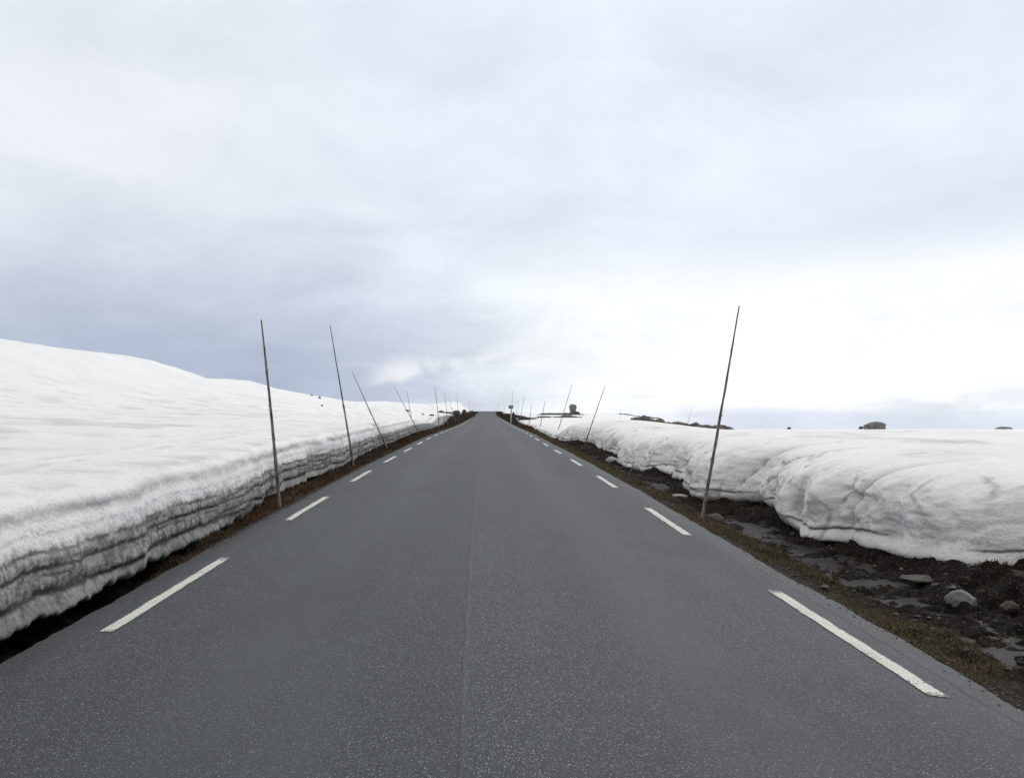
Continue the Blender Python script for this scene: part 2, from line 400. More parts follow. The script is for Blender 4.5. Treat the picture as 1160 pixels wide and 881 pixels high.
def mat_snow(side):
    m, t, b = new_mat('old_snow_left' if side < 0 else 'old_snow_right')
    tc = t.new('ShaderNodeTexCoord'); g = tc.outputs['Object']
    uvn = t.new('ShaderNodeUVMap'); u, v, _ = t.sep(uvn.outputs[0])[:3]
    att = t.new('ShaderNodeAttribute', attribute_name='dirt'); dirt = att.outputs['Fac']
    n_big = t.noise(t.mapping(g, (.22, .16, .3)), 1.0, 5, .6)
    n_mid = t.noise(t.mapping(g, (1.4, .8, 1.4)), 1.0, 6, .65)
    n_fine = t.noise(g, 28, 4, .65)
    grain = t.noise(g, 160, 2, .6)
    snow = t.mix(t.step(n_big, .35, .65), (.83, .85, .87), (.89, .905, .92))
    n_cup = t.noise(t.mapping(g, (3.2, 2.6, 3.2)), 1.0, 5, .7)
    snow = t.mix(t.mul(t.step(n_mid, .50, .72), .16), snow, (.58, .585, .58))
    snow = t.mix(t.mul(t.step(n_cup, .50, .68), .16), snow, (.60, .60, .59))
    snow = t.mix(t.mul(t.step(t.add(t.mul(n_mid, .4), t.mul(n_fine, .6)), .53, .66), .22), snow, (.50, .50, .49))
    if side < 0:
        wv = t.add(t.mul(t.sub(t.noise(t.xyz(t.mul(u, .55), 0.0, 1.0), 1.0, 4, .6), .5), .16),
                   t.mul(t.sub(t.noise(t.xyz(t.mul(u, 4.0), t.mul(v, 1.5), 4.0), 1.0, 5, .7), .5), .07))
        vv = t.add(v, wv)
        streak = t.noise(t.xyz(t.mul(u, 9.0), t.mul(v, 2.2), 8.0), 1.0, 5, .7)
        brk = t.noise(t.xyz(t.mul(u, 1.6), t.mul(v, 6.0), 12.0), 1.0, 4, .6)
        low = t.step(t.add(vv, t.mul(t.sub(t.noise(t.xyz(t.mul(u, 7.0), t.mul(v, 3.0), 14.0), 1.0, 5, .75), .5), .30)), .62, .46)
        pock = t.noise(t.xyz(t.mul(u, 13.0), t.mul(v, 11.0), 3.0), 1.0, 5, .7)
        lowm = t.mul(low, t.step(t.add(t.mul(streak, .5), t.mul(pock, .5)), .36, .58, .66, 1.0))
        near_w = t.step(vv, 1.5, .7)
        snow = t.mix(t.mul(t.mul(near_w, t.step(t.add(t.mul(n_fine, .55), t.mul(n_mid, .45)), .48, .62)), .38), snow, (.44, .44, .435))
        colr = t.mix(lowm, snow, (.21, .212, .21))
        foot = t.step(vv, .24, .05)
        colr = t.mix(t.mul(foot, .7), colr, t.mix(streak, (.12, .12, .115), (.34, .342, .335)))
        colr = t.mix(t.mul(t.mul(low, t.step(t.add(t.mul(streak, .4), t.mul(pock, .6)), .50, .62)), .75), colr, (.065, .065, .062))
        teeth = t.add(.8, t.mul(t.math('POWER', t.step(t.noise(t.xyz(t.mul(u, 10.0), t.mul(v, 1.6), 21.0), 1.0, 4, .7), .40, .72), 1.5), 2.2))
        def band(c, wd, soft, col_, amt, mod):
            sg = t.sub(vv, c)
            dd = t.math('MAXIMUM', t.mul(sg, -1.0), t.math('DIVIDE', sg, teeth if c < .6 else 1.25))
            return t.mul(t.mul(t.step(dd, wd+soft, wd*.4), mod), amt), col_
        for c, wd, soft, col_, amt, mod in (
                (.80, .012, .070, (.36, .365, .38), .80, t.step(t.add(t.mul(brk, .6), t.mul(pock, .4)), .36, .56, .25, 1)),
                (.96, .006, .035, (.50, .51, .53), .55, t.step(brk, .42, .6)),
                (1.07, .006, .03, (.52, .53, .54), .5, t.step(brk, .45, .62)),
                (1.18, .005, .03, (.55, .56, .57), .5, t.step(brk, .42, .6)),
                (.66, .004, .02, (.42, .43, .44), .6, t.step(pock, .42, .6)),
                (.34, .004, .014, (.09, .09, .088), .8, t.step(brk, .46, .58)),
                (.28, .004, .014, (.10, .10, .098), .7, t.step(pock, .46, .58)),
                (.52, .006, .022, (.13, .13, .125), .85, t.step(t.add(t.mul(brk, .6), t.mul(pock, .4)), .38, .52, .2, 1)),
                (.40, .008, .022, (.05, .05, .048), .95, t.step(t.add(t.mul(brk, .6), t.mul(pock, .4)), .30, .46, .4, 1)),
                (.205, .014, .030, (.022, .022, .022), .97, t.step(t.add(t.mul(brk, .6), t.mul(pock, .4)), .30, .48, .45, 1)),
                (.06, .03, .06, (.16, .155, .15), .6, t.step(streak, .4, .6))):
            f, cc = band(c, wd, soft, col_, amt, mod)
            colr = t.mix(f, colr, cc)
    else:
        wv = t.mul(t.sub(t.noise(t.mapping(g, (.8, .5, .8)), 1.0, 4, .6), .5), .30)
        vv = t.add(v, wv)
        brk = t.noise(t.mapping(g, (1.1, .8, 2.0), (4, 2, 0)), 1.0, 4, .6)
        crk = t.voro(t.mapping(g, (1, .8, 1.2)), .95, 'Distance', 'DISTANCE_TO_EDGE')
        crease = t.mul(t.step(t.add(crk, t.mul(t.sub(n_fine, .5), .10)), .045, .0), t.mul(t.step(v, 1.35, .8), t.step(brk, .47, .60)))
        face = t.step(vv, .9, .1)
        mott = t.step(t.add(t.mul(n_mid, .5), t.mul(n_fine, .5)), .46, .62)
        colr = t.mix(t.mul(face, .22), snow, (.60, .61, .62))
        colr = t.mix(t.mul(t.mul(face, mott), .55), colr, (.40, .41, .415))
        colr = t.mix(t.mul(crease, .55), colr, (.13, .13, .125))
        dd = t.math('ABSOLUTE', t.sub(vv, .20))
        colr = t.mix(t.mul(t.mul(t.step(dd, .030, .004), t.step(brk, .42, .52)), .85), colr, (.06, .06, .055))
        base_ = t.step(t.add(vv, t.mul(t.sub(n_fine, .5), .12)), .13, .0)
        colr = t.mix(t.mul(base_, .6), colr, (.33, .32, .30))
    dm = t.mul(dirt, t.step(t.add(t.mul(n_fine, .5), t.mul(n_mid, .5)), .36, .60, .35, 1.0))
    colr = t.mix(dm, colr, (.085, .08, .07))
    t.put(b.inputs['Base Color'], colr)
    b.inputs['Roughness'].default_value = .62
    b.inputs['Specular IOR Level'].default_value = .3
    h = t.add(t.add(t.mul(n_mid, .45), t.add(t.mul(n_fine, .5), t.mul(n_cup, .5))), t.mul(grain, .14))
    t.put(b.inputs['Normal'], t.bump(h, .75, .07))
    return m

def mat_peat():
    m, t, b = new_mat('wet_peat_and_moss')
    uvn = t.new('ShaderNodeUVMap'); u, v, _ = t.sep(uvn.outputs[0])[:3]      # u: metres from asphalt edge, signed
    tc = t.new('ShaderNodeTexCoord'); g = tc.outputs['Object']
    n1 = t.noise(g, 1.7, 6, .65); n2 = t.noise(t.mapping(g, (1, 1, 1), (5, 2, 1)), 5.5, 7, .75); n3 = t.noise(g, 34, 5, .75)
    n4 = t.noise(t.mapping(g, (1, 1, 1), (1, 8, 1)), 11, 6, .75)
    cell = t.sep(t.voro(g, 42, 'Color')); cd = t.voro(g, 42, 'Distance')
    au = t.math('ABSOLUTE', u)
    colr = t.mix(t.step(n2, .40, .62), (.004, .0035, .0033), (.016, .012, .0095))
    colr = t.mix(t.mul(t.step(t.add(t.mul(n1, .5), t.mul(n3, .5)), .52, .62), .6), colr, (.036, .021, .013))
    colr = t.mix(t.mul(t.step(n4, .54, .64), .75), colr, (.060, .047, .030))
    colr = t.mix(t.mul(t.step(t.add(t.mul(n4, .4), t.mul(n3, .6)), .58, .68), .7), colr, (.105, .09, .065))
    crumb = t.mul(t.step(cell[0], .76, .92), t.step(cd, .5, .25))
    colr = t.mix(t.mul(crumb, .8), colr, (.11, .105, .10))
    soak_shade = t.mul(t.step(u, .0, -.12), t.step(t.add(v, t.mul(t.sub(n1, .5), 3.0)), 11.0, 8.0))  # near left verge: wet black peat, with the snow wall's shade painted in too
    colr = t.mix(t.mul(soak_shade, .95), colr, (.004, .0035, .003))
    red = t.mul(t.mul(t.step(u, .0, -.1), t.step(v, 9.0, 11.5)), t.step(v, 26.0, 15.0))
    colr = t.mix(t.mul(red, t.step(n3, .35, .62, .15, .8)), colr, (.058, .026, .015))
    grassy = t.step(t.add(au, t.mul(t.sub(n1, .5), .8)), .60, .12)
    colr = t.mix(t.mul(grassy, t.step(n3, .38, .66, .1, .9)), colr, (.060, .043, .021))
    colr = t.mix(t.mul(t.step(t.add(au, t.mul(t.sub(n2, .5), .2)), .08, .0), .7), colr, (.050, .046, .043))
    t.put(b.inputs['Base Color'], colr)
    t.put(b.inputs['Roughness'], t.step(n1, .30, .45, .55, .95))
    b.inputs['Specular IOR Level'].default_value = .12
    h = t.add(t.add(t.mul(n2, .7), t.mul(n4, .4)), t.mul(n3, .35))
    t.put(b.inputs['Normal'], t.bump(h, 1.0, .09))
    return m

def mat_water():
    m, t, b = new_mat('ditch_water')
    tc = t.new('ShaderNodeTexCoord'); g = tc.outputs['Object']
    n = t.noise(g, 3, 4, .6)
    t.put(b.inputs['Base Color'], t.mix(n, (.012, .011, .013), (.036, .033, .036)))
    t.put(b.inputs['Roughness'], t.step(n, .4, .65, .30, .65))
    b.inputs['Specular IOR Level'].default_value = .09
    b.inputs['IOR'].default_value = 1.33
    t.put(b.inputs['Normal'], t.bump(t.noise(g, 12, 3, .5), .25, .01))
    return m

def mat_far_snow():
    m, t, b = new_mat('far_ground_snow')
    tc = t.new('ShaderNodeTexCoord'); g = tc.outputs['Object']
    n = t.noise(g, .004, 6, .6)
    t.put(b.inputs['Base Color'], t.mix(t.step(n, .4, .6), (.55, .58, .62), (.80, .82, .84)))
    b.inputs['Roughness'].default_value = .8
    return m

def mat_rock(name, c1, c2, lichen):
    m, t, b = new_mat(name)
    tc = t.new('ShaderNodeTexCoord'); g = tc.outputs['Object']
    n1 = t.noise(g, 3.0, 6, .65); n2 = t.noise(g, 14, 5, .7); n3 = t.noise(t.mapping(g, (1, 1, 1), (9, 3, 2)), 6, 5, .6)
    colr = t.mix(t.step(n1, .35, .65), c1, c2)
    colr = t.mix(t.mul(t.step(n2, .5, .68), .7), colr, tuple(x*.35 for x in c1))
    colr = t.mix(t.mul(t.step(n3, .55, .66), .7), colr, lichen)
    t.put(b.inputs['Base Color'], colr); b.inputs['Roughness'].default_value = .88
    t.put(b.inputs['Normal'], t.bump(t.add(n1, t.mul(n2, .5)), .7, .08))
    return m

def mat_stick(name, c1, c2, bark):
    m, t, b = new_mat(name)
    tc = t.new('ShaderNodeTexCoord'); g = tc.outputs['Object']
    n1 = t.noise(t.mapping(g, (14, 14, 16)), 1.0, 5, .7); n2 = t.noise(t.mapping(g, (80, 80, 40)), 1.0, 5, .7)
    colr = t.mix(t.step(n2, .35, .65), c1, c2)
    colr = t.mix(t.mul(t.step(n1, .47, .56), .9), colr, bark)
    t.put(b.inputs['Base Color'], colr); b.inputs['Roughness'].default_value = .8
    t.put(b.inputs['Normal'], t.bump(t.add(n1, n2), .5, .006))
    return m

def mat_blades(name, cols):
    m, t, b = new_mat(name)
    gi = t.new('ShaderNodeNewGeometry')
    r = gi.outputs['Random Per Island']
    cr = t.new('ShaderNodeValToRGB'); t.put(cr.inputs[0], r)
    el = cr.color_ramp.elements
    el[0].color = (*cols[0], 1); el[1].color = (*cols[-1], 1)
    for i, c in enumerate(cols[1:-1]): e = el.new((i+1)/(len(cols)-1)); e.color = (*c, 1)
    t.put(b.inputs['Base Color'], cr.outputs[0]); b.inputs['Roughness'].default_value = .75
    b.inputs['Specular IOR Level'].default_value = .2
    return m

def mat_plain(name, c, rough=.6, metal=0.0):
    m, t, b = new_mat(name)
    tc = t.new('ShaderNodeTexCoord'); n = t.noise(tc.outputs['Object'], 6, 5, .65)
    t.put(b.inputs['Base Color'], t.mix(t.step(n, .3, .7), tuple(x*.8 for x in c), c))
    b.inputs['Roughness'].default_value = rough; b.inputs['Metallic'].default_value = metal
    return m

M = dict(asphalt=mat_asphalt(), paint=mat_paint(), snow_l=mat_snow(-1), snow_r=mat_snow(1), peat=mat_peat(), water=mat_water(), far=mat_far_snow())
M['rock'] = mat_rock('grey_rock', (.13, .125, .12), (.24, .235, .225), (.16, .16, .11))
M['rock_mid'] = mat_rock('muddy_rock', (.06, .056, .052), (.12, .115, .105), (.08, .075, .05))
M['rock_pale'] = mat_rock('pale_granite', (.12, .122, .12), (.235, .235, .23), (.09, .088, .07))
M['rock_dark'] = mat_rock('dark_lichened_rock', (.035, .030, .026), (.085, .075, .062), (.10, .06, .035))
M['stick'] = mat_stick('weathered_birch_stake', (.25, .21, .185), (.14, .115, .10), (.055, .044, .039))
M['stick_dark'] = mat_stick('dark_birch_stake', (.25, .21, .19), (.09, .072, .064), (.035, .026, .023))
M['grass'] = mat_blades('dry_grass', [(.095, .070, .034), (.060, .044, .025), (.14, .11, .060), (.080, .072, .028), (.085, .045, .025)])
M['heather'] = mat_blades('dead_heather', [(.030, .020, .014), (.060, .030, .018), (.018, .014, .011), (.075, .048, .026)])
M['gravel'] = mat_blades('verge_gravel', [(.06, .058, .055), (.12, .115, .11), (.03, .028, .026), (.18, .175, .17)])

# ------------------------------------------------------------------ ground, road, verges, water
gv, gf = [], []
nr, na = 40, 72
rad = np.concatenate([[0.0], np.geomspace(40, 9000, nr-1)])
ang = np.linspace(0, 2*np.pi, na+1)
RR, AA = np.meshgrid(rad, ang, indexing='ij')
GX, GY = RR*np.sin(AA), RR*np.cos(AA)
GZ = -26 + 5*fbm(GX*.003, GY*.003, 0, 301, 4)*sstep(40, 900, RR)
gnd = mesh_obj('ground', np.stack([GX, GY, GZ], -1).reshape(-1, 3), grid_faces(nr, na+1, True), M['far'])
tag(gnd, kind='structure')

st = stations(-30, 600, 1.012, 60, 1.02, .4)
us = np.array([-2.93, -2.9, -2.6, -2.0, -1.2, -.4, 0, .4, 1.2, 2.0, 2.6, 2.9, 2.93])
st_r = np.concatenate([np.arange(-30, 3, .4), np.geomspace(3, 60, 700), st[st > 60.5]])
ragL = .022*fbm(st_r*.9, 0, 0, 71, 5, .6)+.006*vnoise(st_r*19, 0, 0, 72); ragR = .022*fbm(st_r*.8, 0, 0, 75, 5, .6)+.006*vnoise(st_r*18, 0, 0, 76)
UU = np.tile(us, (len(st_r), 1))
UU[:, 0] += ragL; UU[:, 1] += ragL; UU[:, -1] += ragR; UU[:, -2] += ragR
DD = np.tile(st_r[:, None], (1, len(us)))
ZZ = road_z(DD) + .034 - .045*(np.abs(UU)/HALF)**2
lip = np.zeros_like(UU); lip[:, 0] = .09; lip[:, -1] = .09
V = np.stack([road_x(DD)+UU, DD, ZZ-lip], -1).reshape(-1, 3)
road = mesh_obj('road', V, grid_faces(len(st_r), len(us), True), M['asphalt'], uv=np.stack([UU, DD], -1).reshape(-1, 2))
tag(road, kind='structure')

def dash(side, far_end, idx):
    n = 14
    a = far_end-(3.03 if side < 0 else 2.78)-.04*random.random(); b_ = far_end
    ds = np.linspace(a, b_, n)
    hw = .052
    rag = .006*fbm(ds*6, idx, 0, 91, 3)
    cu = side*2.535
    rows = []
    for k, d in enumerate(ds):
        for u_, sh in ((cu-hw+rag[k], .02), (cu+hw+rag[k], -.02)):
            dd = d + (sh if k in (0, n-1) else 0)
            rows.append((float(road_x(dd))+u_, dd, float(road_z(dd))+.034-.045*(abs(u_)/HALF)**2+.004))
    return mesh_obj('edge_line_dash', rows, grid_faces(n, 2, True), M['paint'], road,
                    uv=[(q, k/(n-1)) for k in range(n) for q in (-1.0, 1.0)])
random.seed(4)
for k in range(-2, 22):
    dash(-1, 9.4+6*k, k); dash(1, 7.77+6*k, k+50)

def verge(side):
    sv_ = np.concatenate([np.arange(-30, 3, .4), np.geomspace(3, 50, 800), np.geomspace(50.5, 600, 220)])
    ov = np.concatenate([[-.12], np.linspace(0, 1.0, 36), np.linspace(1.04, 4.6, 92), [5.5, 7.0, 9.0]])
    O, D = np.meshgrid(ov, sv_)
    Z = verge_z(side, np.maximum(O, 0), D)
    Z = np.where(O < 0, Z-.05, Z)
    Z = np.where(O > 5, Z-.25*(O-4.6), Z)
    X = road_x(D) + side*(HALF+O)
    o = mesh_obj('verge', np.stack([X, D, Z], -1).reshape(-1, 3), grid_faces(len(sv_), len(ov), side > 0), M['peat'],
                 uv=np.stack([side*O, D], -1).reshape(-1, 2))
    return tag(o, kind='structure')
verge(-1); verge(1)

def water():
    ds = np.concatenate([np.arange(-8, 4, .5), np.geomspace(4, 42, 90)])
    os_ = np.linspace(.62, 1.75, 8)
    O, D = np.meshgrid(os_, ds)
    Z = road_z(D) - .338 + .012*vnoise(D*2.2, O*2.2, 0, 95)
    Z = Z - .06*sstep(14.0, 16.5, D) + .055*sstep(19, 21, D) - .05*sstep(27, 30, D)
    o = mesh_obj('water', np.stack([road_x(D)+HALF+O, D, Z], -1).reshape(-1, 3), grid_faces(len(ds), len(os_), True), M['water'])
    tag(o, kind='structure')
water()

# ------------------------------------------------------------------ snow
def snow(side):
    ds = np.concatenate([np.arange(-30, 3.5, .35), np.geomspace(3.6, 60, 760), np.geomspace(60.6, 600, 190)])
    if side < 0:
        tk = [0, .08, .18, .4, .62, .8, .92, 1.0]
        po = pchip(tk, [.50, .05, .0, .015, .045, .15, .46, 1.0]); pf = pchip(tk, [.00, .035, .10, .36, .64, .86, .96, 1.0]); W = 1.0
    else:
        tk = [0, .08, .18, .4, .62, .8, .92, 1.0]
        po = pchip(tk, [.60, .05, .0, .03, .20, .58, 1.05, 1.6]); pf = pchip(tk, [-.05, .01, .11, .36, .67, .88, .96, 1.0]); W = 1.6
    t = np.linspace(0, 1, 76)
    fo = np.concatenate([np.geomspace(.03, 6, 60), np.geomspace(6.25, 40, 60)[0:], np.geomspace(42, 420, 26)])
    nt, nf = len(t), len(fo)
    D = np.tile(ds[:, None], (1, nt+nf))
    fld = field_left if side < 0 else field_right
    w = wall_off(side, ds)
    zv = verge_z(side, w, ds, False)
    Hw0 = fld(np.full_like(ds, W), ds) - zv
    sc = np.clip(Hw0/.9, .25, 1.15)
    O = np.zeros_like(D); Z = np.zeros_like(D); vv = np.zeros_like(D)
    O[:, :nt] = po(t)[None, :]*sc[:, None]
    O[:, nt:] = W*sc[:, None] + fo[None, :]
    Wj = W*sc
    zt = fld(Wj, ds)
    Z[:, :nt] = zv[:, None] + pf(t)[None, :]*(zt-zv)[:, None]
    Z[:, nt:] = fld(O[:, nt:], D[:, nt:])
    vv[:, :nt] = Z[:, :nt]-zv[:, None]
    vv[:, nt:] = (zt-zv)[:, None] + fo[None, :]*.35
    # relief on the wall: strata ledges, scallops, melt pockets
    near = np.clip(1.25-D/70, .12, 1)
    wall = np.zeros_like(D); wall[:, :nt] = (sstep(0, .1, t)*sstep(1.0, .8, t))[None, :]
    wf = np.zeros_like(D); wf[:, :nt] = sstep(.04, .3, t)[None, :]; wf[:, nt:] = sstep(3.0, .3, fo)[None, :]
    dO = np.zeros_like(D); dZ = np.zeros_like(D)
    if side < 0:
        hv = vv + .08*vnoise(D*.55, 0, 0, 401) + .03*vnoise(D*2.2, vv*2, 0, 402)
        for c, amp, wd in ((.80, .022, .05), (.52, .012, .025), (.40, .020, .025), (.21, .030, .03)):
            dO += wall*amp*np.exp(-((hv-c)/wd)**2)*(.7+.5*vnoise(D*1.6, c*20, 0, 403))
            dO -= wall*.22*amp*np.exp(-((hv-c-.085)/(wd*1.1))**2)*(.7+.6*vnoise(D*2.6, c*30, 0, 404))
        dO += wall*(.026*fbm(D*1.3, vv*2.2, 0, 411, 5, .5)) + wall*.035*sstep(.16, .02, vv)*fbm(D*1.7, 0, 0, 413, 4) - wall*sstep(.70, .45, vv)*sstep(.12, .25, vv)*.016*np.clip(np.abs(fbm(D*5, vv*7, 0, 412, 4))-.1, 0, 1)*near*1.2
        dO += wf*(.10*fbm(D*.45, vv*.7, 0, 415, 3))
        # ragged foot hanging over the black ditch
        dZ += wall*0 + (np.concatenate([sstep(0, .06, t)*sstep(.30, .14, t), np.zeros(nf)])[None, :])*(.030*fbm(D*2.6, 0, 0, 421, 6, .72)+.012)*np.clip(1.3-D/40, .2, 1)
        # scooped notch in the bank
        nb = np.exp(-((D-37.4)/1.0)**2)
        dZ -= nb*.55*np.exp(-((O-.8)/.5)**2); dO += nb*.5*wall
        dirt = 1.0*np.exp(-((D-38.1)/.55)**2)*np.exp(-((O-.75)/.40)**2)
        dirt += .42*np.exp(-((D-17.3+.25*(O-4))/.40)**2 - ((O-3.8)/.40)**2) + .22*np.exp(-((D-16.9+.4*(O-4.4))/.5)**2 - ((O-4.8)/1.0)**2)
        dirt += .26*sstep(.15, .7, fbm(O*.8, D*.6, 0, 431, 5, .6))*sstep(1.2, 3, O)*sstep(25, 8, O)
    else:
        dO += wall*sstep(.0, .35, vv)*(.078*fbm(D*1.1, vv*1.6, 0, 511, 6, .60)) + wf*(.13*fbm(D*.42, vv*.6, 0, 515, 3))
        dO += wall*sstep(.0, .2, vv)*.026*np.abs(fbm(D*3.6, vv*3.4, 0, 512, 4))*near
        dO += wall*.012*fbm(D*9, vv*9, 0, 513, 3)*near
        cg = np.exp(-((D-13.1-.5*vv)/.22)**2); dO += cg*.16*wf*sstep(.1, .4, vv)
        rg = 1-np.abs(fbm(D*2.3+.8*vv, vv*2.6, 0, 514, 3)); dO += wall*sstep(.05, .3, vv)*0.034*np.clip(rg, 0, 1)**5*near
        onoff = sstep(-.5, .2, vnoise(D*.5, 0, 0, 518))
        dO -= wall*.028*onoff*np.exp(-((vv-.24-.05*vnoise(D*.9, 0, 0, 519))/.035)**2)
        dO += wall*.018*onoff*np.exp(-((vv-.17)/.03)**2)*(.6+.5*vnoise(D*1.4, 0, 0, 516))
        dO += .05*wall*sstep(.3, .05, vv)*fbm(D*2.1, 0, 0, 517, 4)
        # gullies down the face: rounded lobes with sharp creases between
        g = np.abs(vnoise(D*.85+.35*vv, vv*.4, 0, 521)); dO += wf*.15*np.exp(-(g/.07)**2)*sstep(0.05, .4, vv)
        dirt = .75*np.exp(-(g/.045)**2)*sstep(.08, .3, vv)*sstep(1.25, .6, vv)*sstep(-.2, .5, vnoise(D*1.1, vv*2.3, 4, 522))*(D < 60)
        dirt = dirt + .55*np.exp(-((D-13.15-.5*vv+.08*vnoise(vv*9, D*4, 0, 541))/.16)**2)*sstep(.12, .3, vv)*sstep(1.1, .7, vv)
        dirt += .30*sstep(.35, .8, fbm(O*.6, D*.3, 0, 531, 4))*sstep(.5, 2, O)*sstep(40, 10, O)*(D < 70)
    X = road_x(D) + side*(HALF + w[:, None] + np.maximum(O+dO*near, -.25))
    Z = Z + dZ
    Z = Z - .0*X
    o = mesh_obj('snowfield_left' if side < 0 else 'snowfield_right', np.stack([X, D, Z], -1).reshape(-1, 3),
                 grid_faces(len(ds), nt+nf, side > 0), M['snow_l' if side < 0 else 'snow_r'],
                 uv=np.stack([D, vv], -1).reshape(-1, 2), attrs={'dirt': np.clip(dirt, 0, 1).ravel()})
    tag(o, kind='structure')
snow(-1); snow(1)

# ------------------------------------------------------------------ ground cover (stuff)
rng = np.random.default_rng(11)
def blades(name, mat, pts, length, width, lean, flat=0.0):
    n = len(pts)
    az = rng.uniform(0, 2*np.pi, n); L = length*rng.uniform(.5, 1.3, n); Wd = width*rng.uniform(.6, 1.3, n)
    ln = lean*rng.uniform(.3, 1.4, n); ld = rng.uniform(0, 2*np.pi, n)
    side = np.stack([np.cos(az), np.sin(az), 0*az], 1)*Wd[:, None]
    dirv = np.stack([np.cos(ld), np.sin(ld), 0*ld], 1)
    up = np.array([0, 0, 1.0])
    mid = pts + up*(L*.55*(1-flat))[:, None] + dirv*(L*ln*.25)[:, None]
    tip = pts + up*(L*np.maximum(.9-ln*.45, .05)*(1-flat))[:, None] + dirv*(L*ln*.8)[:, None]
    V = np.stack([pts-side, pts+side, mid+side*.7, mid-side*.7, tip], 1).reshape(-1, 3)
    b5 = np.arange(n)*5
    F = [(a, a+1, a+2, a+3) for a in b5.tolist()] + [(a+3, a+2, a+4) for a in b5.tolist()]
    o = mesh_obj(name, V, F, mat, smooth=False)
    return tag(o, kind='stuff')

def scatter(side, n, dmin, dmax, omin, omax, mask_scale, thr, seed, clump=0.05, wall=True):
    d = np.exp(rng.uniform(math.log(dmin), math.log(dmax), n*4))
    o = omin + rng.uniform(0, 1, n*4)**1.3*(omax-omin)
    mk = vnoise(o*mask_scale, d*mask_scale, 0, seed) + .5*vnoise(o*mask_scale*2.7, d*mask_scale*2.7, 0, seed+1)
    ok = mk > thr
    if wall: ok &= o < wall_off(side, d)+.12
    d, o = d[ok][:n], o[ok][:n]
    return d, o
def pts_of(side, d, o): return np.stack([road_x(d)+side*(HALF+o), d, verge_z(side, o, d)-.006], 1)

def size_of(d): return np.clip(.7+d/22, .8, 3.0)
for nm, mt, side, n, rngd, rngo, ms, th, sd, L, Wd, ln in (
        ('dry_grass', 'grass', -1, 7000, (8.0, 90), (.02, .95), 1.1, .12, 801, .060, .0028, 1.5),
        ('dry_grass', 'grass', 1, 15000, (4.0, 90), (.0, .62), 1.0, .02, 811, .060, .0024, 1.9),
        ('dead_heather', 'heather', -1, 7000, (8.5, 60), (.12, 1.1), 1.1, .1, 821, .075, .0045, .9),
        ('dead_heather', 'heather', 1, 22000, (4.0, 90), (.55, 4.2), 1.2, .02, 831, .055, .0036, 1.2)):
    d, o = scatter(side, n, *rngd, *rngo, ms, th, sd)
    P = pts_of(side, d, o)
    s = size_of(d)
    # group blades in tufts: jitter shared by neighbours
    blades(nm, M[mt], P, L*s, Wd*s, ln)
M['rusty'] = mat_blades('rusty_dead_grass', [(.105, .045, .022), (.060, .026, .015), (.14, .085, .045), (.040, .020, .013)])
d, o = scatter(-1, 5200, 9.5, 26, .10, .85, 1.3, -.1, 841)
blades('rusty_grass', M['rusty'], pts_of(-1, d, o), .085*np.ones(len(d)), .0034*np.ones(len(d)), 1.7)
# shaggy heather on the far verges and berms
for side in (-1, 1):
    n = 5000
    d = rng.uniform(70, 330, n); o = rng.uniform(.1, 1.0, n)*(wall_off(side, d)+.2)
    blades('far_heather', M['heather'], pts_of(side, d, o), .22*np.ones(n), .03*np.ones(n), 1.0)

def gravel():
    n = 9000
    side = np.where(rng.uniform(size=n) < .5, -1, 1)
    d = np.exp(rng.uniform(math.log(4), math.log(45), n))
    d = np.where((side < 0) & (d < 10), d*2.5, d)
    o = rng.normal(.05, .07, n)
    far = (rng.uniform(size=n) < .6) & (side > 0)
    o = np.where(far, rng.uniform(.1, 3.4, n), o)
    r = rng.uniform(.004, .012, n)*np.where(far, 1.0+3.2*rng.uniform(0, 1, n)**6, 1.0)
    z = np.where(side < 0, verge_z(-1, np.maximum(o, 0), d), verge_z(1, np.maximum(o, 0), d))
    z = np.where(o < 0, road_z(d)-.009, z)
    P = np.stack([road_x(d)+side*(HALF+o), d, z+r*.3], 1)
    octa = np.array([[1, 0, 0], [0, 1, 0], [-1, 0, 0], [0, -1, 0], [0, 0, .7], [0, 0, -.7]])
    V = P[:, None, :] + octa[None]*r[:, None, None]*rng.uniform(.6, 1.3, (n, 6, 1))
    base = (np.arange(n)*6)[:, None, None]
    F = base + np.array([[0, 1, 4], [1, 2, 4], [2, 3, 4], [3, 0, 4], [1, 0, 5], [2, 1, 5], [3, 2, 5], [0, 3, 5]])[None]
    o_ = mesh_obj('gravel', V.reshape(-1, 3), F.reshape(-1, 3), M['gravel'], smooth=False)
    tag(o_, kind='stuff')
gravel()

# ------------------------------------------------------------------ rocks
def ico(sub):
    import bmesh
    bm = bmesh.new(); bmesh.ops.create_icosphere(bm, subdivisions=sub, radius=1.0)
    V = np.array([v.co[:] for v in bm.verts]); F = [[v.index for v in f.verts] for f in bm.faces]
    bm.free(); return V, F
ICO3, ICO4 = ico(3), ico(4)

def rock_shape(size, seed, cuts=7, rough=.12, hi=False, boxy=0.0):
    V, F = ICO4 if hi else ICO3
    V = V.copy()
    if boxy > 0:
        mx = np.max(np.abs(V), 1, keepdims=True); V = V*(1-boxy) + V/mx*boxy*.88
    r = np.random.default_rng(seed)
    for _ in range(cuts):
        nrm = r.normal(size=3); nrm /= np.linalg.norm(nrm); k = r.uniform(.58, .88)
        dd = V@nrm - k
        V = V - np.where(dd > 0, dd, 0)[:, None]*nrm*.92
    n = fbm(V[:, 0]*1.7+seed, V[:, 1]*1.7, V[:, 2]*1.7, seed, 4)
    V = V*(1+rough*n)[:, None]
    return V*np.array(size)/2, F

